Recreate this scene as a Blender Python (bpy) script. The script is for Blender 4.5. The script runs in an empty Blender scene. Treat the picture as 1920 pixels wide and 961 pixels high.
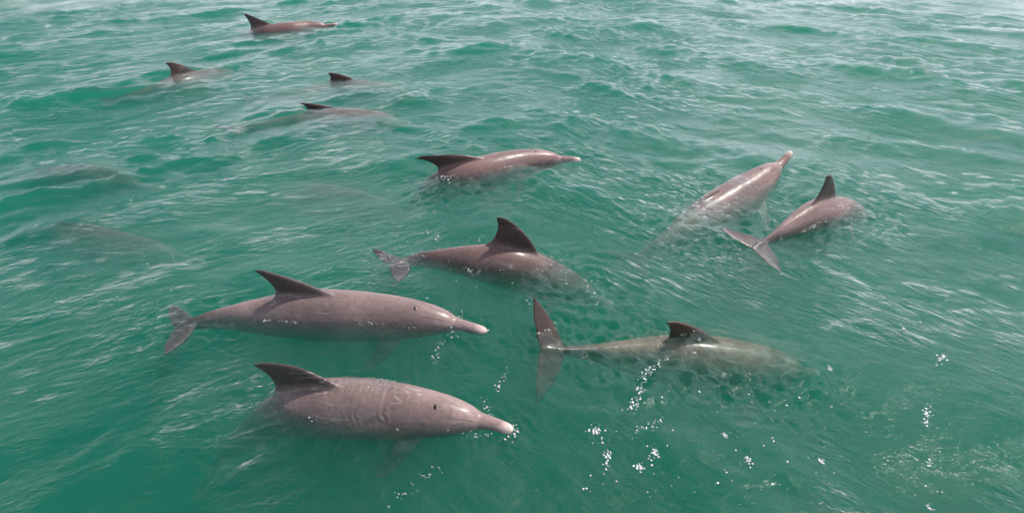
import bpy, bmesh, math, random
import numpy as np
from mathutils import Vector, Matrix
from mathutils.kdtree import KDTree

R = math.radians
scene = bpy.context.scene
col = scene.collection
random.seed(7)
rng = np.random.default_rng(7)

# ------------------------------------------------------------------ camera
CAM_H, PITCH, FPX = 2.5, R(32.5), 1100.0          # 1920 px wide picture
cam_data = bpy.data.cameras.new('camera')
cam_data.sensor_width = 36.0
cam_data.lens = 36.0 * FPX / 1920.0
cam_data.clip_start = 0.05
cam_data.clip_end = 3000.0
cam = bpy.data.objects.new('camera', cam_data)
cam.location = (0, 0, CAM_H)
cam.rotation_euler = (R(90) - PITCH, 0, 0)
col.objects.link(cam)
scene.camera = cam

# ------------------------------------------------------------------ daylight
SUN_EL, SUN_AZ = R(60), R(58)                      # azimuth measured from +Y towards +X
world = bpy.data.worlds.new('World')
scene.world = world
world.use_nodes = True
wn, wl = world.node_tree.nodes, world.node_tree.links
wn.clear()
w_out = wn.new('ShaderNodeOutputWorld')
w_bg = wn.new('ShaderNodeBackground')
w_bg.inputs['Strength'].default_value = 0.10
sky = wn.new('ShaderNodeTexSky')
sky.sky_type = 'NISHITA'
sky.sun_disc = False
sky.sun_elevation = SUN_EL
sky.sun_rotation = SUN_AZ
sky.altitude = 0
sky.air_density = 1.0
sky.dust_density = 2.0
sky.ozone_density = 1.0
w_tc = wn.new('ShaderNodeTexCoord')
w_sep = wn.new('ShaderNodeSeparateXYZ')
wl.new(w_tc.outputs['Generated'], w_sep.inputs[0])
w_zadd = wn.new('ShaderNodeMath'); w_zadd.operation = 'ADD'; w_zadd.inputs[1].default_value = 0.18
w_zabs = wn.new('ShaderNodeMath'); w_zabs.operation = 'ABSOLUTE'
wl.new(w_sep.outputs['Z'], w_zabs.inputs[0]); wl.new(w_zabs.outputs[0], w_zadd.inputs[0])
w_div = wn.new('ShaderNodeVectorMath'); w_div.operation = 'DIVIDE'
wl.new(w_tc.outputs['Generated'], w_div.inputs[0])
w_cmb = wn.new('ShaderNodeCombineXYZ'); w_cmb.inputs[2].default_value = 1.0
wl.new(w_zadd.outputs[0], w_cmb.inputs[0]); wl.new(w_zadd.outputs[0], w_cmb.inputs[1])
wl.new(w_cmb.outputs[0], w_div.inputs[1])
w_no = wn.new('ShaderNodeTexNoise')
w_no.inputs['Scale'].default_value = 1.3
w_no.inputs['Detail'].default_value = 6
w_no.inputs['Roughness'].default_value = 0.55
wl.new(w_div.outputs[0], w_no.inputs['Vector'])
w_ramp = wn.new('ShaderNodeValToRGB')
w_ramp.color_ramp.elements[0].position = 0.45
w_ramp.color_ramp.elements[1].position = 0.57
wl.new(w_no.outputs['Fac'], w_ramp.inputs[0])
w_mix = wn.new('ShaderNodeMixRGB')
w_mix.inputs['Color2'].default_value = (20.0, 19.8, 22.2, 1)      # sunlit thin cloud
# cloud thins out overhead and away from the sun, haze closes in towards the horizon
def w_range(src, a, b, c, d):
    t = wn.new('ShaderNodeMapRange'); t.interpolation_type = 'SMOOTHSTEP'
    for k, v in (('From Min', a), ('From Max', b), ('To Min', c), ('To Max', d)): t.inputs[k].default_value = v
    wl.new(src, t.inputs['Value']); return t.outputs[0]
def w_math(op, a, b):
    t = wn.new('ShaderNodeMath'); t.operation = op
    for i, v in enumerate((a, b)):
        if isinstance(v, (int, float)): t.inputs[i].default_value = v
        else: wl.new(v, t.inputs[i])
    return t.outputs[0]
w_dot = wn.new('ShaderNodeVectorMath'); w_dot.operation = 'DOT_PRODUCT'
w_nrm = wn.new('ShaderNodeVectorMath'); w_nrm.operation = 'NORMALIZE'
wl.new(w_tc.outputs['Generated'], w_nrm.inputs[0]); wl.new(w_nrm.outputs[0], w_dot.inputs[0])
w_dot.inputs[1].default_value = (math.sin(SUN_AZ) * math.cos(SUN_EL), math.cos(SUN_AZ) * math.cos(SUN_EL), math.sin(SUN_EL))
w_side = w_range(w_dot.outputs['Value'], 0.35, 0.95, 0.12, 0.85)
w_low = w_range(w_sep.outputs['Z'], 0.10, 0.62, 1.0, 0.0)
w_thick = w_math('MAXIMUM', w_side, w_math('MULTIPLY', w_low, 0.95))
w_cl = w_math('MULTIPLY', w_ramp.outputs[0], w_thick)
w_haze = w_math('MULTIPLY', w_range(w_sep.outputs['Z'], -0.02, 0.36, 0.85, 0.0), w_range(w_dot.outputs['Value'], -0.30, 0.55, 0.30, 1.0))
w_fac = w_math('MAXIMUM', w_cl, w_haze)
w_cf = wn.new('ShaderNodeMath'); w_cf.operation = 'MULTIPLY'; w_cf.inputs[1].default_value = 0.95
wl.new(w_fac, w_cf.inputs[0])
wl.new(w_cf.outputs[0], w_mix.inputs['Fac'])
wl.new(sky.outputs[0], w_mix.inputs['Color1'])
wl.new(w_mix.outputs[0], w_bg.inputs['Color'])
wl.new(w_bg.outputs[0], w_out.inputs[0])

sun_data = bpy.data.lights.new('sun', 'SUN')
sun_data.energy = 4.6
sun_data.angle = R(0.6)
sun_data.color = (1.0, 0.95, 0.88)
sun = bpy.data.objects.new('sun', sun_data)
sd = Vector((math.sin(SUN_AZ) * math.cos(SUN_EL), math.cos(SUN_AZ) * math.cos(SUN_EL), math.sin(SUN_EL)))
sun.rotation_euler = sd.to_track_quat('Z', 'Y').to_euler()
sun.location = sd * 30
col.objects.link(sun)

scene.view_settings.view_transform = 'Standard'
scene.view_settings.look = 'None'
scene.view_settings.exposure = 0.0
scene.view_settings.gamma = 1.0
scene.render.engine = 'CYCLES'
cy = scene.cycles
cy.use_denoising = True
cy.max_bounces = 10
cy.diffuse_bounces = 3
cy.glossy_bounces = 4
cy.transmission_bounces = 6
cy.volume_bounces = 2
cy.transparent_max_bounces = 12
cy.caustics_reflective = False
cy.caustics_refractive = True
cy.sample_clamp_indirect = 6.0
cy.sample_clamp_direct = 5.0

# ------------------------------------------------------------------ helpers
cP, sP = math.cos(PITCH), math.sin(PITCH)

def ground(u, v, z=0.0):
    """point at height z seen at pixel (u, v) of the 1920 px photograph"""
    a, b = (u - 960.0) / FPX, (v - 480.5) / FPX
    d = np.array([a, cP - b * sP, -sP - b * cP])
    t = (z - CAM_H) / d[2]
    return np.array([0, 0, CAM_H]) + d * t

def tag(o, label=None, cat=None, group=None, kind=None):
    if label: o['label'] = label
    if cat: o['category'] = cat
    if group: o['group'] = group
    if kind: o['kind'] = kind
    return o

def mesh_np(name, verts, faces, mat=None, smooth=True):
    """verts (n,3) array, faces (m,k) array"""
    faces = np.asarray(faces, dtype=np.int32)
    me = bpy.data.meshes.new(name)
    me.vertices.add(len(verts))
    me.vertices.foreach_set('co', np.asarray(verts, dtype=np.float32).ravel())
    k = faces.shape[1]
    me.loops.add(faces.size)
    me.loops.foreach_set('vertex_index', faces.ravel())
    me.polygons.add(len(faces))
    me.polygons.foreach_set('loop_start', np.arange(0, faces.size, k, dtype=np.int32))
    me.polygons.foreach_set('loop_total', np.full(len(faces), k, dtype=np.int32))
    me.update(calc_edges=True)
    me.validate()
    if smooth:
        me.polygons.foreach_set('use_smooth', np.ones(len(me.polygons), dtype=bool))
    if mat: me.materials.append(mat)
    return me

def link(name, me, parent=None):
    o = bpy.data.objects.new(name, me)
    col.objects.link(o)
    if parent is not None: o.parent = parent
    return o

# ------------------------------------------------------------------ the wave field
def make_waves():
    out = []
    r = np.random.default_rng(11)
    # (wavelength range, count, mean travel direction from +Y in degrees, spread, slope per wave, side weight)
    sets = [
        (2.2, 3.6, 6, -24, 22, 0.026, -1),
        (2.2, 3.6, 6, 26, 22, 0.026, 1),
        (0.9, 2.0, 16, -26, 24, 0.028, -1),
        (0.9, 2.0, 16, 28, 24, 0.028, 1),
        (0.35, 0.9, 26, -34, 24, 0.029, -1),
        (0.35, 0.9, 26, 36, 26, 0.029, 1),
        (0.12, 0.35, 38, 0, 50, 0.027, 0),
    ]
    for lo, hi, n, mean, spread, slope, side in sets:
        for i in range(n):
            lam = lo * (hi / lo) ** r.random()
            th = R(mean + spread * r.normal() * 0.8)
            k = 2 * math.pi / lam
            out.append((k * math.sin(th), k * math.cos(th), r.random() * 6.283, slope / k * (0.6 + 0.8 * r.random()), lam, side))
    return out
WAVES = make_waves()

# ripples spreading from something that moved the water: (u, v, radius reach, wavelength, amplitude)
RIPPLES, FILMS, BODIES = [], [], []
def ripple(u, v, reach, lam, amp, ring=0.0):
    p = ground(u, v)
    RIPPLES.append((p[0], p[1], reach, lam, amp, ring))
ripple(1110, 540, 0.45, 0.13, 0.010, 0.32)
ripple(945, 806, 0.22, 0.06, 0.003, 0.10)
ripple(1290, 650, 0.45, 0.12, 0.006, 0.25)
ripple(1590, 385, 0.35, 0.11, 0.007, 0.28)
ripple(860, 615, 0.25, 0.07, 0.003, 0.1)
ripple(1480, 292, 0.25, 0.08, 0.003, 0.1)

# water stirred up by the animals: (x, y, radius, amplitude)
CHOP = []
def chop(u, v, rad, amp):
    p = ground(u, v)
    CHOP.append((p[0], p[1], rad, amp))
for c_ in [(1085, 545, .34, .008), (1180, 665, .30, .007), (1300, 680, .30, .007), (1430, 695, .34, .009), (1350, 400, .5, .008),
           (1270, 450, .4, .004), (1605, 405, .36, .006), (1500, 440, .3, .003), (900, 345, .45, .004), (820, 350, .4, .005),
           (870, 625, .22, .003), (950, 810, .16, .0025), (320, 610, .3, .004), (430, 605, .3, .003), (720, 500, .25, .003),
           (700, 775, .3, .0025), (480, 780, .4, .003), (1015, 655, .25, .003), (1120, 650, .3, .003), (1040, 505, .25, .004)]:
    chop(*c_)
_r = np.random.default_rng(5)
CHOP_W = [(2 * math.pi / l * math.sin(t), 2 * math.pi / l * math.cos(t), p, l / 0.08) for l, t, p in
          zip(_r.uniform(0.05, 0.20, 16), _r.uniform(0, 6.283, 16), _r.uniform(0, 6.283, 16))]

def height(x, y, cell=None):
    x = np.asarray(x, dtype=np.float64); y = np.asarray(y, dtype=np.float64)
    # slow warp keeps the trains from looking ruled
    wx = x + 0.16 * np.sin(0.9 * y + 1.3) + 0.09 * np.sin(1.9 * x - 1.1 * y) + 0.035 * np.sin(5.1 * y + 2.3 * x)
    wy = y + 0.16 * np.sin(0.8 * x + 0.4) + 0.09 * np.sin(1.7 * y + 1.4 * x + 2) + 0.035 * np.sin(4.3 * x - 3.1 * y)
    left = 0.5 - 0.5 * np.tanh(x / 3.0)
    wts = {0: 1.0, -1: 0.25 + 0.95 * left, 1: 0.25 + 0.95 * (1 - left)}
    # calmer close to the boat, livelier further out
    dist = np.sqrt(x * x + y * y)
    calm = 0.58 + 0.42 * np.clip((dist - 2.0) / 7.0, 0, 1)
    gust = 0.75 + 0.35 * np.sin(0.7 * x + 0.5 * y + 1.0) * np.sin(0.6 * y - 0.4 * x + 2.0)
    h = np.zeros_like(x)
    hs = np.zeros_like(x)
    for kx, ky, ph, a, lam, side in WAVES:
        w = wts[side]
        if cell is not None:
            w = w * np.clip(lam / (3.0 * cell) - 0.6, 0, 1)
        p = kx * wx + ky * wy + ph
        s = a * w * np.sin(p)
        if lam < 0.9: hs += s
        else: h += s
    h = h * calm
    # sharpen crests a little
    h = h + 2.2 * h * np.abs(h) * (h > 0) - 0.6 * h * np.abs(h) * (h < 0) * -1.0
    hs = hs * calm * gust * (1.0 + np.clip(h * 9.0, -0.6, 0.9))
    hs = hs + 9.0 * hs * np.abs(hs) * (hs > 0)
    h = h + hs
    for cx, cy_, reach, lam, amp, ring in RIPPLES:
        d = np.sqrt((x - cx) ** 2 + (y - cy_) ** 2)
        e = np.exp(-((d - ring) / (reach * 0.5)) ** 2)
        an = np.arctan2(y - cy_, x - cx)
        dd = d + 0.02 * np.sin(3 * an + cx) + 0.008 * np.sin(11 * an)
        h = h + amp * e * (0.55 + 0.45 * np.sin(2 * an + cy_ * 3)) * np.cos(2 * math.pi * dd / lam)
    for cx, cy_, rad, amp in CHOP:
        d2 = ((x - cx) ** 2 + (y - cy_) ** 2) / (rad * rad)
        m = d2 < 5.0
        if not m.any(): continue
        xm, ym = x[m], y[m]
        q = np.zeros_like(xm)
        for kx, ky, ph, a in CHOP_W:
            q += a * np.sin(kx * xm + ky * ym + ph + 1.2 * np.sin(7 * ym + 5 * xm + ph))
        ridge = 0.6 * (0.9 - np.abs(q) * 0.7) + 0.25 * q
        h[m] += 0.62 * amp * np.exp(-d2[m]) * ridge
    for x0, y0, cs, G, W, ax, thick, amp, lam in FILMS:
        gx, gy = (x - x0) / cs, (y - y0) / cs
        inside = (gx >= 0) & (gy >= 0) & (gx < G.shape[0] - 1.001) & (gy < G.shape[1] - 1.001)
        if not inside.any(): continue
        xs, ys, hx = gx[inside], gy[inside], h[inside]
        i, j = xs.astype(int), ys.astype(int); fx, fy = xs - i, ys - j
        def bl(A): return (A[i, j] * (1 - fx) * (1 - fy) + A[i + 1, j] * fx * (1 - fy) + A[i, j + 1] * (1 - fx) * fy + A[i + 1, j + 1] * fx * fy)
        px, py = x[inside], y[inside]
        a = px * ax[0] + py * ax[1]; b = -px * ax[1] + py * ax[0]
        ph = 2 * math.pi / lam
        wr = np.sin(ph * (a + 0.25 * b + 0.024 * np.sin(17 * b + 9 * a + 1) + 0.012 * np.sin(43 * b - 23 * a) + 0.006 * np.sin(97 * b + 41 * a))) * (0.45 + 0.55 * np.sin(29 * b + 21 * a) * np.sin(37 * a - 11 * b))
        wr2 = np.sin(ph * 1.6 * (a * 0.9 - b * 0.35) + 2.0 * np.sin(23 * b) + 1.2 * np.sin(31 * a))
        topz = bl(G) + thick + amp * (0.8 * wr + 0.6 * wr2)
        w = bl(W) ** 1.0
        w = np.where(w > 0.01, np.clip(w * 1.25 + 0.10 * np.sin(15 * a + 11 * b + 2) * np.sin(23 * b - 9 * a), 0, 1), 0)
        h[inside] = np.where(w > 0.01, np.maximum(hx, topz - 0.06 * (1 - w)), hx)
    return h

# ------------------------------------------------------------------ materials
def new_mat(name):
    m = bpy.data.materials.new(name)
    m.use_nodes = True
    nt = m.node_tree
    nt.nodes.clear()
    out = nt.nodes.new('ShaderNodeOutputMaterial')
    return m, nt.nodes, nt.links, out

def water_material():
    m, n, l, out = new_mat('sea_water')
    tc = n.new('ShaderNodeTexCoord')
    # fine ripples: two crossed stretched noises and a finer one
    def noise(scale, rot, sx, sy, detail):
        mp = n.new('ShaderNodeMapping')
        mp.vector_type = 'TEXTURE'
        mp.inputs['Rotation'].default_value = (0, 0, R(rot))
        mp.inputs['Scale'].default_value = (1 / sx, 1 / sy, 1)
        l.new(tc.outputs['Object'], mp.inputs[0])
        t = n.new('ShaderNodeTexNoise')
        t.inputs['Scale'].default_value = scale
        t.inputs['Detail'].default_value = detail
        t.inputs['Roughness'].default_value = 0.62
        t.inputs['Distortion'].default_value = 0.6
        l.new(mp.outputs[0], t.inputs['Vector'])
        return t.outputs['Fac']
    # ripple crests run one way to the left of the boat and the other way to the right
    sx_ = n.new('ShaderNodeSeparateXYZ'); l.new(tc.outputs['Object'], sx_.inputs[0])
    def blend(p, q, lo, hi):
        r = n.new('ShaderNodeMapRange'); r.interpolation_type = 'SMOOTHSTEP'
        r.inputs['From Min'].default_value = lo; r.inputs['From Max'].default_value = hi
        l.new(sx_.outputs['X'], r.inputs['Value'])
        m_ = n.new('ShaderNodeMix'); m_.data_type = 'FLOAT'
        l.new(r.outputs[0], m_.inputs[0]); l.new(p, m_.inputs[2]); l.new(q, m_.inputs[3])
        return m_.outputs[0]
    a = blend(noise(5.0, 34, 0.45, 1.8, 6), noise(5.0, -30, 0.5, 1.6, 6), -2.0, 2.5)
    b = blend(noise(6.5, 12, 0.5, 1.7, 6), noise(6.5, -48, 0.5, 1.7, 6), -3.0, 1.5)
    c = noise(20.0, 5, 0.7, 1.3, 3)
    patch = noise(0.55, 20, 1, 1.3, 3)
    pr = n.new('ShaderNodeMapRange')
    pr.inputs['From Min'].default_value = 0.40; pr.inputs['From Max'].default_value = 0.62
    pr.inputs['To Min'].default_value = 0.15; pr.inputs['To Max'].default_value = 1.0
    l.new(patch, pr.inputs['Value'])
    add = n.new('ShaderNodeMath'); add.operation = 'ADD'
    l.new(a, add.inputs[0]); l.new(b, add.inputs[1])
    b1 = n.new('ShaderNodeBump'); b1.inputs['Distance'].default_value = 0.045
    l.new(add.outputs[0], b1.inputs['Height']); l.new(pr.outputs[0], b1.inputs['Strength'])
    b2 = n.new('ShaderNodeBump'); b2.inputs['Distance'].default_value = 0.007
    b2.inputs['Strength'].default_value = 0.7
    l.new(c, b2.inputs['Height']); l.new(b1.outputs[0], b2.inputs['Normal'])
    nor = b2.outputs[0]
    fr = n.new('ShaderNodeFresnel'); fr.inputs['IOR'].default_value = 1.333
    l.new(nor, fr.inputs['Normal'])
    # light passing straight out of the water keeps the Fresnel loss of its direction in air
    ge = n.new('ShaderNodeNewGeometry')
    io = n.new('ShaderNodeMapRange')
    io.inputs['To Min'].default_value = 1.333; io.inputs['To Max'].default_value = 1 / 1.333
    l.new(ge.outputs['Backfacing'], io.inputs['Value']); l.new(io.outputs[0], fr.inputs['IOR'])
    gl = n.new('ShaderNodeBsdfGlossy'); gl.inputs['Roughness'].default_value = 0.055
    gl.inputs['Color'].default_value = (1, 1, 1, 1)
    l.new(nor, gl.inputs['Normal'])
    tr = n.new('ShaderNodeBsdfTransparent')
    rf = n.new('ShaderNodeBsdfRefraction'); rf.inputs['IOR'].default_value = 1.20
    rf.inputs['Roughness'].default_value = 0.0
    l.new(nor, rf.inputs['Normal'])
    mx = n.new('ShaderNodeMixShader'); mx.inputs[0].default_value = 0.16
    l.new(tr.outputs[0], mx.inputs[1]); l.new(rf.outputs[0], mx.inputs[2])
    m2 = n.new('ShaderNodeMixShader')
    l.new(fr.outputs[0], m2.inputs[0]); l.new(mx.outputs[0], m2.inputs[1]); l.new(gl.outputs[0], m2.inputs[2])
    l.new(m2.outputs[0], out.inputs['Surface'])
    # turbid green body of the water
    sc_ = n.new('ShaderNodeVolumeScatter')
    sc_.inputs['Color'].default_value = (0.08, 0.78, 0.55, 1)
    sc_.inputs['Density'].default_value = 0.62
    sc_.inputs['Anisotropy'].default_value = 0.0
    ab = n.new('ShaderNodeVolumeAbsorption')
    ab.inputs['Color'].default_value = (0.08, 0.55, 0.45, 1)
    ab.inputs['Density'].default_value = 1.62
    av = n.new('ShaderNodeAddShader')
    l.new(sc_.outputs[0], av.inputs[0]); l.new(ab.outputs[0], av.inputs[1])
    l.new(av.outputs[0], out.inputs['Volume'])
    return m

def skin_material():
    m, n, l, out = new_mat('dolphin_skin')
    at = n.new('ShaderNodeAttribute'); at.attribute_name = 'rest'
    sep = n.new('ShaderNodeSeparateXYZ'); l.new(at.outputs['Vector'], sep.inputs[0])
    oi = n.new('ShaderNodeObjectInfo')
    def mr(src, a, b, c=0.0, d=1.0, smooth=True):
        t = n.new('ShaderNodeMapRange')
        if smooth: t.interpolation_type = 'SMOOTHSTEP'
        t.inputs['From Min'].default_value = a; t.inputs['From Max'].default_value = b
        t.inputs['To Min'].default_value = c; t.inputs['To Max'].default_value = d
        l.new(src, t.inputs['Value']); return t.outputs[0]
    def math_(op, a, b):
        t = n.new('ShaderNodeMath'); t.operation = op
        for i, v in enumerate((a, b)):
            if hasattr(v, 'is_linked') or not isinstance(v, (int, float)): l.new(v, t.inputs[i])
            else: t.inputs[i].default_value = v
        return t.outputs[0]
    def mix(f, a, b, mode='MIX'):
        t = n.new('ShaderNodeMixRGB'); t.blend_type = mode
        if isinstance(f, (int, float)): t.inputs[0].default_value = f
        else: l.new(f, t.inputs[0])
        for i, v in ((1, a), (2, b)):
            if isinstance(v, tuple): t.inputs[i].default_value = v
            else: l.new(v, t.inputs[i])
        return t.outputs[0]
    # shift the noise per animal
    ofs = n.new('ShaderNodeVectorMath'); ofs.operation = 'ADD'
    l.new(at.outputs['Vector'], ofs.inputs[0])
    rv = n.new('ShaderNodeCombineXYZ')
    r10 = math_('MULTIPLY', oi.outputs['Random'], 23.0)
    l.new(r10, rv.inputs[0]); l.new(r10, rv.inputs[2]); l.new(rv.outputs[0], ofs.inputs[1])
    def noise(scale, detail=4, stretch=(1, 1, 1)):
        mp = n.new('ShaderNodeMapping'); mp.inputs['Scale'].default_value = stretch
        l.new(ofs.outputs[0], mp.inputs[0])
        t = n.new('ShaderNodeTexNoise'); t.inputs['Scale'].default_value = scale
        t.inputs['Detail'].default_value = detail
        l.new(mp.outputs[0], t.inputs['Vector']); return t.outputs['Fac']
    X, Z = sep.outputs['X'], sep.outputs['Z']
    n1 = noise(2.2, 5)
    zz = math_('ADD', Z, mr(n1, 0.3, 0.7, -0.05, 0.05, False))
    flank = (0.285, 0.212, 0.198, 1)
    back = (0.190, 0.140, 0.131, 1)
    belly = (0.40, 0.315, 0.28, 1)
    c = mix(mr(zz, 0.04, 0.20), flank, back)
    c = mix(mr(zz, -0.20, -0.05, 1.0, 0.0), c, belly)
    fl_ = math_('MULTIPLY', mr(math_('ABSOLUTE', sep.outputs['Y'], 0.0), 0.175, 0.215), mr(X, 0.95, 1.05, 1.0, 0.0))
    c = mix(fl_, c, (0.120, 0.088, 0.082, 1))
    fin = math_('MULTIPLY', mr(Z, 0.205, 0.27), mr(X, 0.9, 1.05))
    c = mix(fin, c, (0.082, 0.058, 0.056, 1))
    tail = mr(X, 1.75, 2.35)
    c = mix(math_('MULTIPLY', tail, 0.95), c, (0.040, 0.031, 0.030, 1))
    # each animal's own tone, plus painted underwater dimness on the submerged ones
    c = mix(1.0, c, oi.outputs['Color'], 'MULTIPLY')
    # pale beak tip
    c = mix(mr(X, 0.02, 0.085, 1.0, 0.0), c, (0.62, 0.50, 0.44, 1))
    # mottling
    c = mix(0.8, c, mix(mr(noise(4, 8), 0.3, 0.7, 0, 1, False), (0.66, 0.66, 0.68, 1), (1.22, 1.18, 1.15, 1)), 'MULTIPLY')
    c = mix(0.6, c, mix(mr(noise(38, 5), 0.35, 0.68, 0, 1, False), (0.74, 0.72, 0.72, 1), (1.15, 1.14, 1.14, 1)), 'MULTIPLY')
    # pale rake marks and scratches
    sn = noise(3.2, 2, (0.6, 3.0, 3.0))
    sn2 = math_('ABSOLUTE', math_('SUBTRACT', sn, 0.5), 0.0)
    mask = mr(noise(3.7, 2), 0.48, 0.58)
    scr = math_('MULTIPLY', math_('MULTIPLY', mr(sn2, 0.0, 0.018, 1.0, 0.0), mask), mr(X, 1.6, 2.0, 1.0, 0.0))
    c = mix(math_('MULTIPLY', scr, 0.42), c, (0.50, 0.42, 0.39, 1))
    # painted shade lines for the paired creases from blowhole to beak base
    cr = math_('ABSOLUTE', math_('SUBTRACT', math_('ABSOLUTE', sep.outputs['Y'], 0.0), math_('ADD', math_('MULTIPLY', X, 0.17), -0.014)), 0.0)
    cr = math_('MULTIPLY', mr(cr, 0.0015, 0.007, 1.0, 0.0), math_('MULTIPLY', mr(X, 0.20, 0.23), mr(X, 0.34, 0.41, 1.0, 0.0)))
    cr = math_('MULTIPLY', cr, mr(Z, 0.02, 0.05))
    c = mix(math_('MULTIPLY', cr, 0.45), c, (0.08, 0.055, 0.055, 1))
    # mouth line along the beak
    mz = math_('ADD', math_('MULTIPLY', X, -0.06), -0.006)
    mo = mr(math_('ABSOLUTE', math_('SUBTRACT', Z, mz), 0.0), 0.003, 0.008, 1.0, 0.0)
    mo = math_('MULTIPLY', mo, mr(X, 0.30, 0.34, 1.0, 0.0))
    c = mix(math_('MULTIPLY', mo, 0.92), c, (0.05, 0.035, 0.035, 1))
    bs = n.new('ShaderNodeBsdfPrincipled')
    l.new(c, bs.inputs['Base Color'])
    l.new(mr(noise(14, 3), 0.3, 0.7, 0.28, 0.52, False), bs.inputs['Roughness'])
    bs.inputs['Specular IOR Level'].default_value = 0.30
    bs.inputs['Coat Weight'].default_value = 0.18
    bs.inputs['Coat Roughness'].default_value = 0.16
    bp = n.new('ShaderNodeBump'); bp.inputs['Distance'].default_value = 0.004; bp.inputs['Strength'].default_value = 0.55
    l.new(noise(30, 4), bp.inputs['Height'])
    l.new(bp.outputs[0], bs.inputs['Normal'])
    l.new(bs.outputs[0], out.inputs['Surface'])
    return m

def simple_mat(name, colr, rough=0.5, scale=20, var=0.2, spec=0.5):
    m, n, l, out = new_mat(name)
    bs = n.new('ShaderNodeBsdfPrincipled')
    tc = n.new('ShaderNodeTexCoord')
    t = n.new('ShaderNodeTexNoise'); t.inputs['Scale'].default_value = scale; t.inputs['Detail'].default_value = 5
    l.new(tc.outputs['Object'], t.inputs['Vector'])
    mx = n.new('ShaderNodeMixRGB')
    mx.inputs[1].default_value = tuple(v * (1 - var) for v in colr) + (1,)
    mx.inputs[2].default_value = tuple(min(1, v * (1 + var)) for v in colr) + (1,)
    l.new(t.outputs['Fac'], mx.inputs[0])
    l.new(mx.outputs[0], bs.inputs['Base Color'])
    bs.inputs['Roughness'].default_value = rough
    bs.inputs['Specular IOR Level'].default_value = spec
    l.new(bs.outputs[0], out.inputs['Surface'])
    return m

M_WATER = water_material()
M_SKIN = skin_material()
M_DARK = simple_mat('dark_wet_opening', (0.008, 0.006, 0.006), 0.3)
def foam_material():
    m = simple_mat('foam', (0.80, 0.82, 0.81), 0.35, 60, 0.12)
    n, l = m.node_tree.nodes, m.node_tree.links
    bs = [k for k in n if k.type == 'BSDF_PRINCIPLED'][0]; out = [k for k in n if k.type == 'OUTPUT_MATERIAL'][0]
    g = n.new('ShaderNodeNewGeometry'); t = n.new('ShaderNodeTexNoise')
    t.inputs['Scale'].default_value = 190; t.inputs['Detail'].default_value = 2
    l.new(g.outputs['Position'], t.inputs['Vector'])
    r = n.new('ShaderNodeMapRange'); r.inputs['From Min'].default_value = 0.42; r.inputs['From Max'].default_value = 0.56
    r.inputs['To Min'].default_value = 0.0; r.inputs['To Max'].default_value = 1.0
    l.new(t.outputs['Fac'], r.inputs['Value'])
    tr = n.new('ShaderNodeBsdfTransparent'); mx = n.new('ShaderNodeMixShader')
    l.new(r.outputs[0], mx.inputs[0]); l.new(tr.outputs[0], mx.inputs[1]); l.new(bs.outputs[0], mx.inputs[2])
    l.new(mx.outputs[0], out.inputs['Surface'])
    return m
M_FOAM = foam_material()
M_SPRAY_GLINT = simple_mat('spray_and_glint', (0.76, 0.78, 0.77), 0.35, 60, 0.12)  # white of the droplets and of the modelled sun glints
M_SAND = simple_mat('seabed_sand', (0.20, 0.19, 0.13), 0.9, 1.5, 0.3)

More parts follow.
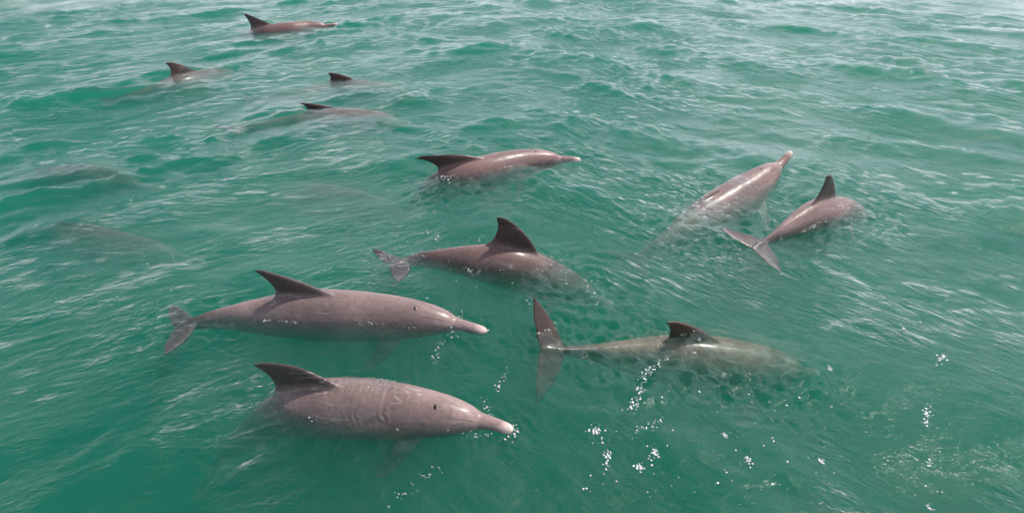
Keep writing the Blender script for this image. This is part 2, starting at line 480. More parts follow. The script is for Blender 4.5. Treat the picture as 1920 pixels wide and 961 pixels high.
# ------------------------------------------------------------------ water body (closed: waves on top, sides and floor below)
def build_water():
    rings = np.concatenate([np.geomspace(0.9, 18.0, 760), np.geomspace(18.0, 420.0, 110)[1:]])
    ang = np.concatenate([np.linspace(-50, 50, 900), np.linspace(50, 310, 90)[1:-1]])
    th = np.radians(ang)
    nr, na = len(rings), len(ang)
    rr, tt = np.meshgrid(rings, th, indexing='ij')
    x, y = rr * np.sin(tt), rr * np.cos(tt)
    cell = np.gradient(rings)[:, None] * np.ones((1, na))
    dth = np.abs(np.gradient(th)); cell = np.maximum(cell, rr * dth[None, :])
    z = height(x, y, cell)
    z *= np.clip((500 - rr) / 100.0, 0, 1)
    # rings pushed out along each waterline, with a small meniscus where the water climbs the skin
    for bi in range(8):
        V = BODIES[bi]
        near = V[np.abs(V[:, 2] - height(V[:, 0], V[:, 1])) < 0.010]
        if len(near) < 20: continue
        kd = KDTree(len(near))
        for k_, p_ in enumerate(near): kd.insert((p_[0], p_[1], 0), k_)
        kd.balance()
        lo_, hi_ = near.min(0) - 0.30, near.max(0) + 0.30
        idx = np.argwhere((x > lo_[0]) & (x < hi_[0]) & (y > lo_[1]) & (y < hi_[1]))
        scale_ = 1.0 if near[:, 1].mean() < 8 else 2.0
        for i_, j_ in idx:
            px_, py_ = x[i_, j_], y[i_, j_]
            d = kd.find((px_, py_, 0))[2]
            if d < 0.30:
                m_ = 0.5 + 0.5 * math.sin(7 * px_ + 4 * py_ + bi) * math.sin(11 * px_ - 6 * py_)
                dd = d + 0.008 * math.sin(31 * px_ + 17 * py_) + 0.004 * math.sin(83 * px_ - 61 * py_)
                z[i_, j_] += scale_ * (0.0042 * m_ * math.exp(-d / 0.085) * math.cos(6.283 * dd / 0.062) + 0.004 * math.exp(-(d / 0.014) ** 2))
    top = np.stack([x, y, z], -1).reshape(-1, 3)
    i, j = np.meshgrid(np.arange(nr - 1), np.arange(na), indexing='ij')
    jn = (j + 1) % na
    f = np.stack([i * na + j, i * na + jn, (i + 1) * na + jn, (i + 1) * na + j], -1).reshape(-1, 4)

    base = len(top)
    # centre disc
    hc = float(height(np.array([0.0]), np.array([0.0]))[0])
    extra = [[0, 0, hc]]
    cen = base
    j0 = np.arange(na); j1 = (j0 + 1) % na
    # centre triangles expressed as degenerate-free quads: an inner ring at small radius
    inner = np.stack([0.05 * np.sin(th), 0.05 * np.cos(th), np.full(na, hc)], -1)
    ib = base
    fi = np.stack([ib + j0, ib + j1, j1, j0], -1)
    # outer skirt and floor
    out_r = 420.0
    sk = np.stack([out_r * np.sin(th), out_r * np.cos(th), np.full(na, -4.0)], -1)
    sb = ib + na
    o = (nr - 1) * na
    fs = np.stack([o + j0, o + j1, sb + j1, sb + j0], -1)
    fl = np.stack([0.05 * np.sin(th), 0.05 * np.cos(th), np.full(na, -4.0)], -1)
    fb = sb + na
    ff = np.stack([sb + j0, sb + j1, fb + j1, fb + j0], -1)
    verts = np.concatenate([top, inner, sk, fl])
    faces = np.concatenate([f, fi, fs, ff])
    # close the two 5 cm holes with n-gons afterwards
    me = mesh_np('water', verts, faces, M_WATER)
    bm = bmesh.new(); bm.from_mesh(me); bm.verts.ensure_lookup_table()
    bm.faces.new([bm.verts[ib + k] for k in range(na)][::-1]).smooth = True
    bm.faces.new([bm.verts[fb + k] for k in range(na)])
    bmesh.ops.recalc_face_normals(bm, faces=[f for f in bm.faces if len(f.verts) > 4])
    bm.to_mesh(me); bm.free()
    o_ = link('water', me)
    tag(o_, 'green rippled sea water under hazy light', None, None, 'structure')
    return o_
sb = 600
me = mesh_np('seabed', np.array([[-sb, -sb, -4.05], [sb, -sb, -4.05], [sb, sb, -4.05], [-sb, sb, -4.05]]), [[0, 1, 2, 3]], M_SAND, False)
tag(link('seabed', me), 'sandy sea floor deep under the green water', None, None, 'structure')

# ------------------------------------------------------------------ the resting dolphin: one continuous skin, 2.4 m long, beak at x = 0
def smooth_interp(xs, ys, q):
    """monotone-ish cubic through the stations"""
    xs, ys, q = np.array(xs, float), np.array(ys, float), np.asarray(q, float)
    d = np.diff(ys) / np.diff(xs)
    m = np.zeros_like(ys); m[0] = d[0]; m[-1] = d[-1]
    for i in range(1, len(ys) - 1):
        m[i] = 0 if d[i - 1] * d[i] <= 0 else 2 * d[i - 1] * d[i] / (d[i - 1] + d[i])
    k = np.clip(np.searchsorted(xs, q) - 1, 0, len(xs) - 2)
    h = xs[k + 1] - xs[k]; t = np.clip((q - xs[k]) / h, 0, 1)
    return ((2 * t**3 - 3 * t**2 + 1) * ys[k] + (t**3 - 2 * t**2 + t) * h * m[k]
            + (-2 * t**3 + 3 * t**2) * ys[k + 1] + (t**3 - t**2) * h * m[k + 1])

ST_X = [0.000, 0.015, 0.05, 0.14, 0.200, 0.218, 0.25, 0.32, 0.42, 0.54, 0.70, 0.90, 1.10, 1.30, 1.50, 1.70, 1.90, 2.10, 2.25, 2.36, 2.42]
ST_W = [0.012, 0.029, 0.036, 0.043, 0.052, 0.060, 0.078, 0.104, 0.130, 0.152, 0.172, 0.184, 0.182, 0.164, 0.134, 0.100, 0.067, 0.041, 0.030, 0.032, 0.012]
ST_T = [0.008, 0.023, 0.028, 0.035, 0.044, 0.062, 0.086, 0.120, 0.150, 0.172, 0.190, 0.205, 0.210, 0.200, 0.176, 0.146, 0.112, 0.080, 0.050, 0.024, 0.006]
ST_B = [-0.014, -0.028, -0.034, -0.041, -0.052, -0.056, -0.066, -0.088, -0.122, -0.154, -0.185, -0.205, -0.210, -0.195, -0.166, -0.132, -0.098, -0.070, -0.046, -0.024, -0.006]

def foil(sections, nseg=14):
    """closed shell through aerofoil sections: (centre, chord vector half, thickness vector half)"""
    V, F = [], []
    for c, h, t in sections:
        c, h, t = map(np.array, (c, h, t))
        for k in range(nseg):
            a = 2 * math.pi * k / nseg
            s = math.sin(a)
            # fuller leading edge (cos = +1), thin trailing edge
            V.append(c + h * math.cos(a) + t * s * (0.72 + 0.28 * math.cos(a)))
    n = len(sections)
    for i in range(n - 1):
        for k in range(nseg):
            k2 = (k + 1) % nseg
            F.append((i * nseg + k, i * nseg + k2, (i + 1) * nseg + k2, (i + 1) * nseg + k))
    return V, F, nseg, n

def add_shell(bm, V, F, nseg, n):
    vs = [bm.verts.new(v) for v in V]
    for f in F: bm.faces.new([vs[i] for i in f])
    bm.faces.new(vs[:nseg][::-1]); bm.faces.new(vs[(n - 1) * nseg:])

def build_rest():
    bm = bmesh.new()
    q = np.concatenate([np.linspace(0, 0.30, 31), np.linspace(0.30, 2.42, 74)[1:]])
    W, T, B = (smooth_interp(ST_X, a, q) for a in (ST_W, ST_T, ST_B))
    NS = 40
    V, F = [], []
    for x, w, t, b in zip(q, W, T, B):
        zc = 0.35 * (t + b)
        keel = np.clip((x - 1.6) / 0.6, 0, 1)
        for k in range(NS):
            a = 2 * math.pi * k / NS
            ca, sa = math.cos(a), math.sin(a)
            e = 1.0 + 0.35 * keel
            yy = w * math.copysign(abs(ca) ** e, ca)
            hz = (t - zc) if sa > 0 else (zc - b)
            zz = zc + hz * math.copysign(abs(sa) ** 0.97, sa)
            V.append((x, yy, zz))
    n = len(q)
    for i in range(n - 1):
        for k in range(NS):
            k2 = (k + 1) % NS
            F.append((i * NS + k, i * NS + k2, (i + 1) * NS + k2, (i + 1) * NS + k))
    add_shell(bm, V, F, NS, n)
    # dorsal fin: falcate, leaning back
    secs = []
    for s in np.linspace(0, 1, 16):
        z = 0.12 + 0.335 * s
        ss = max(0.0, (s - 0.22) / 0.78)
        le = 0.95 + 0.44 * ss ** 0.95 + 0.05 * ss ** 6 - 0.06 * (1 - min(1, s / 0.3)) ** 2
        te = 1.43 - 0.04 * math.sin(min(1, ss * 1.3) * math.pi * 0.5) + 0.125 * ss ** 2.0 + 0.10 * max(0, 1 - s / 0.36) ** 1.6
        te = max(te, le + 0.010)
        cx, hc = 0.5 * (le + te), 0.5 * (te - le)
        th = 0.030 * (1 - ss) ** 0.8 + 0.0075
        secs.append(((cx, 0, z), (-hc, 0, 0), (0, th, 0)))
    add_shell(bm, *foil(secs, 18))
    # flukes: one crescent from tip to tip
    secs = []
    for s in np.linspace(-1, 1, 35):
        a = abs(s)
        y = 0.315 * s
        le = 2.20 + 0.215 * a ** 1.35 + 0.05 * a ** 4
        te = 2.42 + 0.035 * math.sin(math.pi * min(1, a * 1.1)) + 0.06 * a ** 2.0 - 0.028 * math.exp(-(a / 0.05) ** 2)
        te = max(te, le + 0.010)
        th = 0.017 * (1 - a) ** 0.7 + 0.0065
        secs.append(((0.5 * (le + te), y, 0.0 + 0.012 * a), (-0.5 * (te - le), 0, 0), (0, 0, th)))
    add_shell(bm, *foil(secs, 16))
    # flippers
    for sgn in (-1, 1):
        secs = []
        for s in np.linspace(0, 1, 14):
            y = sgn * (0.085 + 0.25 * s); z = -0.085 - 0.15 * s
            le = 0.53 + 0.20 * s ** 1.35
            te = 0.70 + 0.115 * s - 0.03 * math.sin(math.pi * s) + 0.03 * s ** 3
            te = max(te, le + 0.012)
            if s > 0.9: te -= 0.02 * (s - 0.9) / 0.1
            th = 0.020 * (1 - s) ** 0.7 + 0.007
            secs.append(((0.5 * (le + te), y, z), (-0.5 * (te - le), 0, 0), (0, -sgn * 0.5 * th, th)))
        V, F, a, b = foil(secs, 14)
        add_shell(bm, V, F, a, b)
    bmesh.ops.recalc_face_normals(bm, faces=bm.faces)
    me = bpy.data.meshes.new('rest_raw'); bm.to_mesh(me); bm.free()
    o = bpy.data.objects.new('rest_raw', me); col.objects.link(o)
    rm = o.modifiers.new('r', 'REMESH'); rm.mode = 'VOXEL'; rm.voxel_size = 0.0085; rm.adaptivity = 0.0
    sm = o.modifiers.new('s', 'SMOOTH'); sm.factor = 0.5; sm.iterations = 3
    dg = bpy.context.evaluated_depsgraph_get()
    ev = o.evaluated_get(dg); m2 = ev.to_mesh()
    co = np.empty(len(m2.vertices) * 3, dtype=np.float32); m2.vertices.foreach_get('co', co)
    co = co.reshape(-1, 3).astype(float)
    li = np.empty(len(m2.loops), dtype=np.int32); m2.loops.foreach_get('vertex_index', li)
    lt = np.empty(len(m2.polygons), dtype=np.int32); m2.polygons.foreach_get('loop_total', lt)
    assert (lt == 4).all()
    faces = li.reshape(-1, 4).copy()
    ev.to_mesh_clear()
    bpy.data.objects.remove(o); bpy.data.meshes.remove(me)
    return co, faces
REST, REST_F = build_rest()
print('rest dolphin', len(REST), len(REST_F))

def surface_at(x, y=None, side=None, z=None):
    """a point of the resting skin: the top at (x, y), or the flank at (x, z)"""
    if side is None:
        d = (REST[:, 0] - x) ** 2 + (REST[:, 1] - y) ** 2 + 1e3 * (REST[:, 2] < 0)
    else:
        d = (REST[:, 0] - x) ** 2 + (REST[:, 2] - z) ** 2 + 1e3 * (REST[:, 1] * side < 0)
    return REST[np.argmin(d)]

def eye_mesh(side):
    bm = bmesh.new(); bmesh.ops.create_icosphere(bm, subdivisions=2, radius=1)
    p = surface_at(0.405, side=side, z=-0.035)
    V = np.array([v.co[:] for v in bm.verts]) * np.array([0.015, 0.006, 0.010]) + p
    F = np.array([[v.index for v in f.verts] for f in bm.faces]); bm.free()
    return V, F
def blowhole_mesh():
    V, F = [], []
    ns = 14
    for i in range(ns + 1):
        a = -1.15 + 2.3 * i / ns
        half = 0.0135 * math.sqrt(max(0.02, 1 - (a / 1.2) ** 2))
        for k, (dr, up) in enumerate(((-half, -0.001), (-half * .5, 0.0025), (half * .5, 0.0025), (half, -0.001))):
            rad = 0.015 + dr
            x = 0.425 - 0.008 + rad * math.cos(a) * 0.8; y = rad * math.sin(a)
            V.append((x, y, surface_at(x, y)[2] + up))
    for i in range(ns):
        for k in range(3):
            F.append((i * 4 + k, i * 4 + k + 1, i * 4 + k + 5, i * 4 + k + 4))
    return np.array(V), np.array(F)
EYES = [eye_mesh(-1), eye_mesh(1)]
BLOW = blowhole_mesh()

def spline(P, q):
    """Catmull-Rom through P (n,3); q in [0, 1] by arc length; extrapolates"""
    P = np.array(P, float)
    P = np.vstack([2 * P[0] - P[1], P, 2 * P[-1] - P[-2]])
    pts = []
    for i in range(1, len(P) - 2):
        for t in np.linspace(0, 1, 60, endpoint=(i == len(P) - 3)):
            p0, p1, p2, p3 = P[i - 1], P[i], P[i + 1], P[i + 2]
            pts.append(0.5 * ((2 * p1) + (-p0 + p2) * t + (2 * p0 - 5 * p1 + 4 * p2 - p3) * t * t + (-p0 + 3 * p1 - 3 * p2 + p3) * t ** 3))
    pts = np.array(pts)
    for _ in range(12):
        pts[1:-1] = 0.25 * pts[:-2] + 0.5 * pts[1:-1] + 0.25 * pts[2:]
    s = np.concatenate([[0], np.cumsum(np.linalg.norm(np.diff(pts, axis=0), axis=1))])
    L = s[-1]
    tan = np.gradient(pts, s, axis=0)
    tan /= np.linalg.norm(tan, axis=1)[:, None]
    qq = np.clip(q, 0, 1) * L
    C = np.stack([np.interp(qq, s, pts[:, k]) for k in range(3)], -1)
    T = np.stack([np.interp(qq, s, tan[:, k]) for k in range(3)], -1)
    T /= np.linalg.norm(T, axis=1)[:, None]
    over = (q - np.clip(q, 0, 1)) * L
    C = C + T * over[:, None]
    return C, T, L

def add_film(V, P, x0, x1, thick, amp, lam):
    """a sheet of water running over the back between rest stations x0 and x1"""
    X, Y, Z = REST.T
    sel = (X > x0) & (X < x1) & (Z > -0.06) & (Z < 0.222) & (np.abs(Y) < 0.19)
    v = V[sel]; xr = X[sel]
    cs = 0.012; pad = 8
    lo = v[:, :2].min(0) - pad * cs
    n = np.ceil((v[:, :2].max(0) + pad * cs - lo) / cs).astype(int) + 1
    G = np.full(n, -9.0); W = np.zeros(n)
    ij = ((v[:, :2] - lo) / cs + 0.5).astype(int)
    np.maximum.at(G, (ij[:, 0], ij[:, 1]), v[:, 2])
    e = np.clip(np.minimum(xr - x0, x1 - xr) / (0.40 * (x1 - x0)), 0, 1)
    np.maximum.at(W, (ij[:, 0], ij[:, 1]), e * e * (3 - 2 * e))
    def dil(A):
        B = A.copy()
        B[1:] = np.maximum(B[1:], A[:-1]); B[:-1] = np.maximum(B[:-1], A[1:])
        C_ = B.copy()
        C_[:, 1:] = np.maximum(C_[:, 1:], B[:, :-1]); C_[:, :-1] = np.maximum(C_[:, :-1], B[:, 1:])
        return C_
    D, WD = dil(G), dil(W)
    G = np.where(G < -5, D, G); W = np.where(W <= 0, WD, W)
    G = np.where(G < -5, v[:, 2].min() - 0.03, G)
    def blur(A):
        B = A.copy(); B[1:-1] = 0.25 * A[:-2] + 0.5 * A[1:-1] + 0.25 * A[2:]
        C_ = B.copy(); C_[:, 1:-1] = 0.25 * B[:, :-2] + 0.5 * B[:, 1:-1] + 0.25 * B[:, 2:]
        return C_
    for _ in range(2): G = blur(G)
    for _ in range(5): W = blur(W)
    ax = P[-1][:2] - P[0][:2]; ax = ax / np.linalg.norm(ax)
    FILMS.append((lo[0], lo[1], cs, G, W, ax, thick, amp, lam))

def make_dolphin(label, pts, roll=(0, 0, 0), girth=1.0, fin=1.0, fin_lean=0.0, fluke=1.0, droop=0.0, flipper=0.0,
                 rel=True, parts=True, fwd=0.12, films=(), tint=(1, 1, 1), wrinkle=0.0):
    """pts: spine from beak tip to fluke notch as (u, v, depth of the spine relative to the local water level)
       roll: degrees at head, middle, tail (positive turns the back away from the camera)"""
    P = np.array([ground(u, v, z) for u, v, z in pts])
    if rel:
        # the animal rides on the mean slope of the water along its length
        k = np.linspace(-1, 1, len(P))
        for _ in range(3):
            hh = height(P[:, 0], P[:, 1])
            fit = np.polyfit(k, hh, 1)
            lv = 0.75 * np.polyval(fit, k) + 0.25 * hh
            P = np.array([ground(u, v, z + q) for (u, v, z), q in zip(pts, lv)])
    _, _, L = spline(P, np.array([0.0, 1.0]))
    s = L / 2.40
    print('DOLPHIN', label[:40], 'length %.2f' % L, 'ends', np.round(P[0], 2), np.round(P[-1], 2))
    def deform(V):
        V = np.array(V, float).copy()
        x, y, z = V[:, 0].copy(), V[:, 1].copy(), V[:, 2].copy()
        if wrinkle:
            # folds shaped into the skin to stand for caustic lines under the water film
            e = np.clip((x - 0.55) / 0.15, 0, 1) * np.clip((1.20 - x) / 0.2, 0, 1) * (z > -0.12) * (z < 0.23) * (np.abs(y) < 0.19)
            w_ = np.sin(75 * (x + 0.45 * z + 0.035 * np.sin(15 * z + 9 * x + 1) + 0.014 * np.sin(47 * z - 31 * x) + 0.006 * np.sin(119 * z + 51 * x)))
            w_ = 1.6 * (0.5 - np.abs(w_)) * np.clip(0.5 + 1.1 * np.sin(31 * z + 13 * x + 2 * np.sin(9 * x)) * np.sin(11 * z - 17 * x), 0, 1.3) + 0.30 * np.sin(120 * x + 70 * z + 4 * np.sin(21 * z + 8 * x) + 3 * np.sin(29 * x - 12 * z))
            rr = np.sqrt(y * y + z * z) + 1e-6
            y, z = y + e * wrinkle * w_ * y / rr, z + e * wrinkle * w_ * z / rr
        # individual fin size and lean
        fm = np.clip((z - 0.19) / 0.05, 0, 1) * (x > 0.85) * (x < 1.75)
        dz = np.maximum(z - 0.20, 0) * fm
        z = z + dz * (fin - 1.0)
        x = x + dz * fin_lean
        fl = np.clip((x - 2.1) / 0.15, 0, 1)
        y = y * (1 + fl * (fluke - 1))
        z = z - fl * droop * (np.abs(y) / 0.3) ** 2
        # flippers swing
        pm = np.clip((np.abs(y) + np.maximum(0, -z) * 0.6 - 0.215) / 0.08, 0, 1) * (x > 0.45) * (x < 0.98)
        z = z - pm * flipper * np.abs(y)
        t_ = x / 2.40
        C, T, _ = spline(P, t_ + fwd * t_ * (1 - t_) * ((t_ > 0) & (t_ < 1)))
        up = np.array([0, 0, 1.0]) - T * T[:, 2:3]
        up /= np.linalg.norm(up, axis=1)[:, None]
        side = np.cross(T, up)
        rl = np.radians(np.interp(x, [0.2, 1.2, 2.2], roll))
        c, sn = np.cos(rl)[:, None], np.sin(rl)[:, None]
        up2 = up * c + side * sn
        side2 = side * c - up * sn
        g = s * girth
        return C + side2 * (y * g)[:, None] + up2 * (z * g)[:, None]
    V = deform(REST)
    for q0, q1, thick, amp, lam in films:
        add_film(V, P, q0 * 2.4, q1 * 2.4, thick, amp, lam)
    BODIES.append(V)
    origin = V.mean(axis=0)
    me = mesh_np('dolphin', V - origin, REST_F, M_SKIN)
    at = me.attributes.new('rest', 'FLOAT_VECTOR', 'POINT')
    at.data.foreach_set('vector', REST.astype(np.float32).ravel())
    o = link('dolphin', me); o.location = origin
    o.color = tuple(tint) + (1,)
    tag(o, label, 'dolphin', 'dolphins swimming together at the surface')
    if parts:
        for Ve, Fe in EYES:
            link('eye', mesh_np('eye', deform(Ve) - origin, Fe, M_DARK), o)
        link('blowhole', mesh_np('blowhole', deform(BLOW[0]) - origin, BLOW[1], M_DARK), o)
    return o

make_dolphin('pinkish dolphin with dark round blowhole, dark backswept fin, above the nearest one',
    [(913, 621, -.01), (835, 604, -.03), (720, 595, -.06), (600, 591, -.065), (500, 594, -.085), (405, 600, -.09), (332, 614, -.08)],
    roll=(-24, -2, 0), fin=.92, fin_lean=.15, fwd=.32, girth=1.02, tint=(1.04, 1.02, 1.03), films=[])
make_dolphin('nearest large dolphin with water wrinkled over its back and a white beak tip',
    [(962, 806, .02), (900, 788, .0), (800, 776, -.03), (680, 766, -.055), (570, 770, -.14), (490, 802, -.36), (400, 872, -.68)],
    roll=(-30, 0, 0), fin=.95, fin_lean=-.30, fwd=.12, girth=.99, films=[(.24, .50, .001, .003, .036)], wrinkle=.0040, tint=(1.0, .98, .97))
make_dolphin('arched dolphin with tallest upright dark fin, head pushed under the rippled water',
    [(1150, 570, -.44), (1095, 552, -.37), (1030, 526, -.23), (960, 501, -.09), (880, 491, -.045), (790, 488, -.06), (733, 497, -.03)],
    roll=(0, 0, 0), girth=1.10, fin=1.14, fin_lean=-.50, fwd=0, tint=(.80, .70, .68), films=[(.24, .40, .004, .006, .04)])
make_dolphin('blurred submerged dolphin with whole brown fluke spread and only dark fin tip out',
    [(1535, 698, -.44), (1470, 696, -.38), (1390, 688, -.34), (1290, 678, -.30), (1190, 668, -.26), (1090, 660, -.17), (1016, 655, -.07)],
    roll=(0, 0, -42), girth=1.15, fluke=1.12, fwd=-.06, fin=.8, tint=(1.0, .84, .68))
make_dolphin('dolphin lifting its pale beak and speckled head toward the upper right, tail sinking',
    [(1484, 284, .15), (1462, 308, .06), (1415, 350, -.09), (1350, 395, -.20), (1285, 435, -.27), (1235, 465, -.31), (1180, 490, -.34)],
    roll=(0, 10, 10), girth=1.12, fin=.05, fwd=.18, tint=(1.0, .92, .88), films=[(.22, .42, .003, .006, .045)])
make_dolphin('small young dolphin with glossy back and dark spread fluke, fin upright, at the right',
    [(1640, 408, -.32), (1612, 404, -.25), (1570, 398, -.12), (1525, 405, -.03), (1480, 427, -.015), (1452, 443, 0.0), (1412, 466, .01)],
    roll=(0, 0, -14), fin=1.30, fin_lean=-.6, fluke=1.25, girth=.90, fwd=-.10, tint=(.92, .82, .82), films=[(.14, .32, .003, .006, .045)])
make_dolphin('reddish dolphin in the middle with small white beak tip and foam splashing at its fin',
    [(1089, 300, .0), (1050, 299, -.01), (985, 307, -.04), (915, 324, -.075), (850, 342, -.13), (800, 368, -.32), (740, 426, -.64)],
    roll=(-20, -5, 0), fin=.85, fin_lean=.30, fwd=.24, tint=(1.0, .84, .84), films=[])
make_dolphin('farthest dolphin arching out of the water with curved fin, near the top edge',
    [(634, 45, -.02), (615, 48, -.03), (580, 54, -.05), (540, 61, -.07), (500, 68, -.13), (460, 76, -.26), (415, 84, -.42)],
    roll=(0, 0, 0), fin=1.15, fin_lean=-.1, fwd=.12, girth=.80, tint=(.90, .76, .74))
make_dolphin('submerged dolphin with pinkish hooked fin tip showing, upper left of the pod',
    [(460, 136, -.28), (425, 145, -.26), (385, 156, -.24), (335, 168, -.24), (285, 178, -.25), (240, 186, -.26), (200, 192, -.26)],
    roll=(0, 0, 0), parts=False, fin=.85, fin_lean=-.3, tint=(.85, .62, .62))
make_dolphin('submerged dolphin with rounded pale fin breaking a ripple, right of the hooked fin',
    [(790, 182, -.30), (755, 182, -.26), (705, 180, -.27), (640, 180, -.27), (580, 184, -.27), (520, 187, -.26), (465, 190, -.20)],
    roll=(0, 0, 0), parts=False, fin=.50, fin_lean=-.4, fwd=-.18, tint=(.85, .62, .62))
make_dolphin('submerged greyish dolphin with pale yellow head, fin lying at the surface, tail tip at left',
    [(770, 230, -.30), (735, 231, -.26), (690, 232, -.26), (625, 233, -.25), (560, 237, -.26), (500, 240, -.22), (430, 244, -.10)],
    roll=(0, 0, 0), parts=False, fin=.45, fwd=-.14, tint=(.85, .62, .62))
make_dolphin('dim brown dolphin deep under the ripples at the left edge, higher of the two',
    [(310, 352, -.38), (280, 352, -.35), (230, 348, -.31), (170, 340, -.30), (110, 345, -.32), (50, 352, -.42), (-20, 360, -.5)],
    roll=(0, 0, 0), parts=False, fin=.08, tint=(.55, .42, .42))  # dark tint stands for light lost under water
make_dolphin('very faint dolphin deep in the water at the left edge, lower and bigger looking',
    [(385, 492, -.46), (350, 486, -.42), (290, 478, -.38), (220, 468, -.36), (140, 452, -.35), (70, 448, -.43), (-10, 462, -.52)],
    roll=(0, 0, 0), parts=False, fin=.08, tint=(.55, .42, .42))  # underwater dimness put into the tint
make_dolphin('faint brownish dolphin deep under the water left of the reddish one',
    [(790, 405, -.66), (760, 404, -.62), (710, 395, -.48), (650, 385, -.45), (590, 378, -.47), (530, 385, -.64), (470, 392, -.74)],
    roll=(0, 0, 0), parts=False, fin=.08, tint=(.55, .42, .42))  # tint darkened in place of the dim light below
make_dolphin('dark blurred shape of a dolphin deep down at the bottom edge of the picture',
    [(1472, 884, -1.0), (1490, 915, -.95), (1530, 975, -.90), (1590, 1050, -.84), (1680, 1130, -.72), (1800, 1200, -.74), (1980, 1270, -.78)],
    roll=(0, 0, 0), parts=False, fin=.6, tint=(.4, .3, .3))

build_water()

# ------------------------------------------------------------------ foam, and white flecks in place of sun glints
def blob(cx, cy_, cz, rx, ry, rz, rot, sub=1, jit=0.18):
    bm = bmesh.new(); bmesh.ops.create_icosphere(bm, subdivisions=sub, radius=1)
    V = np.array([v.co[:] for v in bm.verts]); F = np.array([[v.index for v in f.verts] for f in bm.faces]); bm.free()
    V = V * (1 + jit * rng.normal(size=(len(V), 1)))
    V = V * np.array([rx, ry, rz])
    c, s = math.cos(rot), math.sin(rot)
    V = np.stack([V[:, 0] * c - V[:, 1] * s, V[:, 0] * s + V[:, 1] * c, V[:, 2]], -1)
    return V + np.array([cx, cy_, cz]), F

class Bag:
    def __init__(self): self.V, self.F, self.n = [], [], 0
    def add(self, V, F): self.V.append(V); self.F.append(F + self.n); self.n += len(V)
    def mesh(self, name, mat, origin=None):
        V = np.concatenate(self.V)
        if origin is not None: V = V - origin
        return mesh_np(name, V, np.concatenate(self.F), mat)

def hgt(x, y): return float(height(np.array([x]), np.array([y]))[0])
def on_water(u, v):
    p = ground(u, v)
    for _ in range(4): p = ground(u, v, hgt(p[0], p[1]))
    return p

def foam_patch(u, v, size, label):
    b = Bag(); p = on_water(u, v)
    for i in range(46):
        a, r = rng.random() * 6.28, size * rng.random() ** 0.7 * (1.0 if i < 34 else 1.7)
        x, y = p[0] + r * math.cos(a), p[1] + r * math.sin(a) * 1.3
        q = size * (0.08 + 0.34 * rng.random() ** 2)
        b.add(*blob(x, y, hgt(x, y) + 0.001, q, q * (0.6 + 0.5 * rng.random()), q * 0.35, rng.random() * 3, 1, 0.08))
    o = link('foam_patch', b.mesh('foam_patch', M_FOAM, p)); o.location = p
    tag(o, label, 'foam', 'small foam patches floating in the foreground')

foam_patch(1117, 806, 0.020, 'round foam patch farthest left below the spread fluke, top of a bent foam trail')
foam_patch(1139, 855, 0.015, 'small round foam patch lower in the bent foam trail')
foam_patch(1229, 848, 0.020, 'elongated foam patch in the middle of the foreground, upper end of a short trail')
foam_patch(1200, 875, 0.014, 'foam blob at the lower left end of the short foreground foam trail')
foam_patch(1360, 815, 0.014, 'small foam patch alone below the blurred submerged dolphin')
foam_patch(1403, 862, 0.018, 'drop shaped foam patch right of the foreground centre')
foam_patch(1540, 864, 0.013, 'bright white double foam dot near the lower right')
foam_patch(1742, 950, 0.012, 'bright foam dot near the bottom edge at the lower right')
foam_patch(1557, 690, 0.014, 'oval foam patch just ahead of the blurred submerged dolphin head')

flecks = Bag()
def scatter(n, u0, u1, v0, v1, smin, smax):
    for _ in range(n):
        u, v = u0 + (u1 - u0) * rng.random(), v0 + (v1 - v0) * rng.random()
        p = on_water(u, v); q = smin + (smax - smin) * rng.random() ** 3
        flecks.add(*blob(p[0], p[1], p[2], q, q * 0.8, q * 0.4, rng.random() * 3, 1))
def trail(pts, n, jit, smin, smax):
    pts = np.array(pts, float)
    for _ in range(n):
        t = rng.random() * (len(pts) - 1); i = int(t); f = t - i
        c = pts[i] * (1 - f) + pts[i + 1] * f + rng.normal(size=2) * jit
        p = on_water(c[0], c[1]); q = smin + (smax - smin) * rng.random() ** 2
        flecks.add(*blob(p[0], p[1], p[2] + 0.002, q, q * 0.8, q * 0.5, rng.random() * 3, 1))
def waterline(idx, n, smax=0.006):
    V = BODIES[idx]
    dz = V[:, 2] - height(V[:, 0], V[:, 1])
    c = V[np.abs(dz) < 0.012]
    if not len(c): return
    m = np.sin(9 * c[:, 0] + 5 * c[:, 1] + idx) + np.sin(23 * c[:, 0] - 13 * c[:, 1])
    c = c[m > 0.1]
    for k in rng.integers(0, len(c), n):
        x, y = c[k, 0] + rng.normal() * 0.008, c[k, 1] + rng.normal() * 0.010
        q = 0.0015 + (smax - 0.0015) * rng.random() ** 3
        flecks.add(*blob(x, y, hgt(x, y) + 0.002, q, q * 0.8, q * 0.6, rng.random() * 3, 1))
for idx, n in ((0, 130), (1, 130), (2, 150), (3, 50), (4, 60), (5, 120), (6, 150), (7, 40)): waterline(idx, n)
scatter(90, 1090, 1560, 720, 950, 0.002, 0.008)
scatter(25, 1540, 1900, 520, 950, 0.002, 0.007)
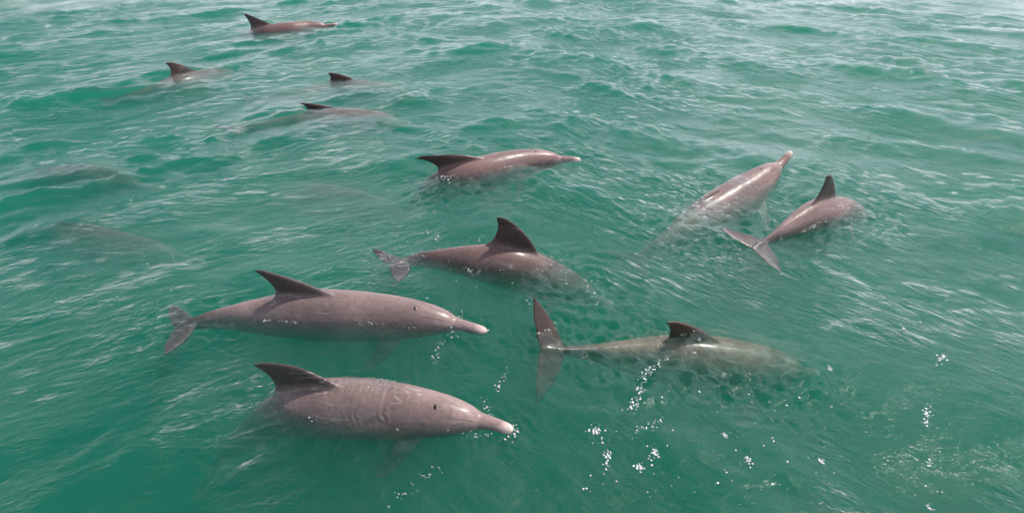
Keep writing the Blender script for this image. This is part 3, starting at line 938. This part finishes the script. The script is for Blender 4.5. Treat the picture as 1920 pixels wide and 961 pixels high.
scatter(20, 40, 330, 330, 560, 0.003, 0.008)
scatter(35, 700, 1160, 420, 620, 0.002, 0.007)
trail([(1100, 806), (1125, 815), (1139, 850), (1140, 880)], 22, 4, 0.003, 0.008)
trail([(1228, 845), (1220, 860), (1196, 878)], 18, 4, 0.003, 0.010)
trail([(1250, 670), (1205, 705), (1197, 745), (1180, 770)], 130, 4, 0.002, 0.008)  # sun glints put in as a streak of white flecks
trail([(1245, 782), (1215, 800), (1190, 806)], 30, 4, 0.002, 0.006)
trail([(955, 690), (940, 715), (932, 730)], 25, 3, 0.002, 0.006)
trail([(868, 585), (862, 600), (850, 625), (820, 650), (815, 680)], 45, 5, 0.002, 0.006)
trail([(905, 745), (915, 770), (925, 790)], 22, 4, 0.002, 0.005)
trail([(940, 825), (955, 822), (968, 812), (965, 795)], 35, 4, 0.002, 0.006)
trail([(860, 815), (900, 818), (920, 812)], 15, 3, 0.002, 0.005)
trail([(790, 430), (815, 442), (825, 450)], 18, 5, 0.003, 0.007)
trail([(905, 440), (898, 455)], 8, 2, 0.002, 0.005)
trail([(1740, 765), (1735, 795)], 45, 4, 0.002, 0.008)  # glint of the sun built from white specks
trail([(1775, 666), (1760, 678)], 35, 4, 0.002, 0.008)  # smaller sun glint, also made of white specks
trail([(1690, 612), (1697, 622)], 14, 3, 0.002, 0.006)
trail([(830, 330), (850, 318), (872, 312)], 150, 6, 0.003, 0.010)
trail([(872, 505), (900, 510)], 20, 4, 0.002, 0.005)
trail([(1000, 492), (1040, 500), (1110, 530), (1120, 555)], 45, 10, 0.002, 0.006)
trail([(1570, 405), (1600, 412), (1625, 400)], 25, 4, 0.003, 0.008)
trail([(1500, 425), (1540, 408), (1570, 395)], 18, 3, 0.003, 0.006)
trail([(735, 940), (780, 905), (830, 875)], 25, 5, 0.002, 0.004)
tag(link('foam_and_glint_flecks', flecks.mesh('foam_and_glint_flecks', M_SPRAY_GLINT)), 'tiny white foam flecks, droplets and specks standing for sun glints on the green water', None, None, 'stuff')
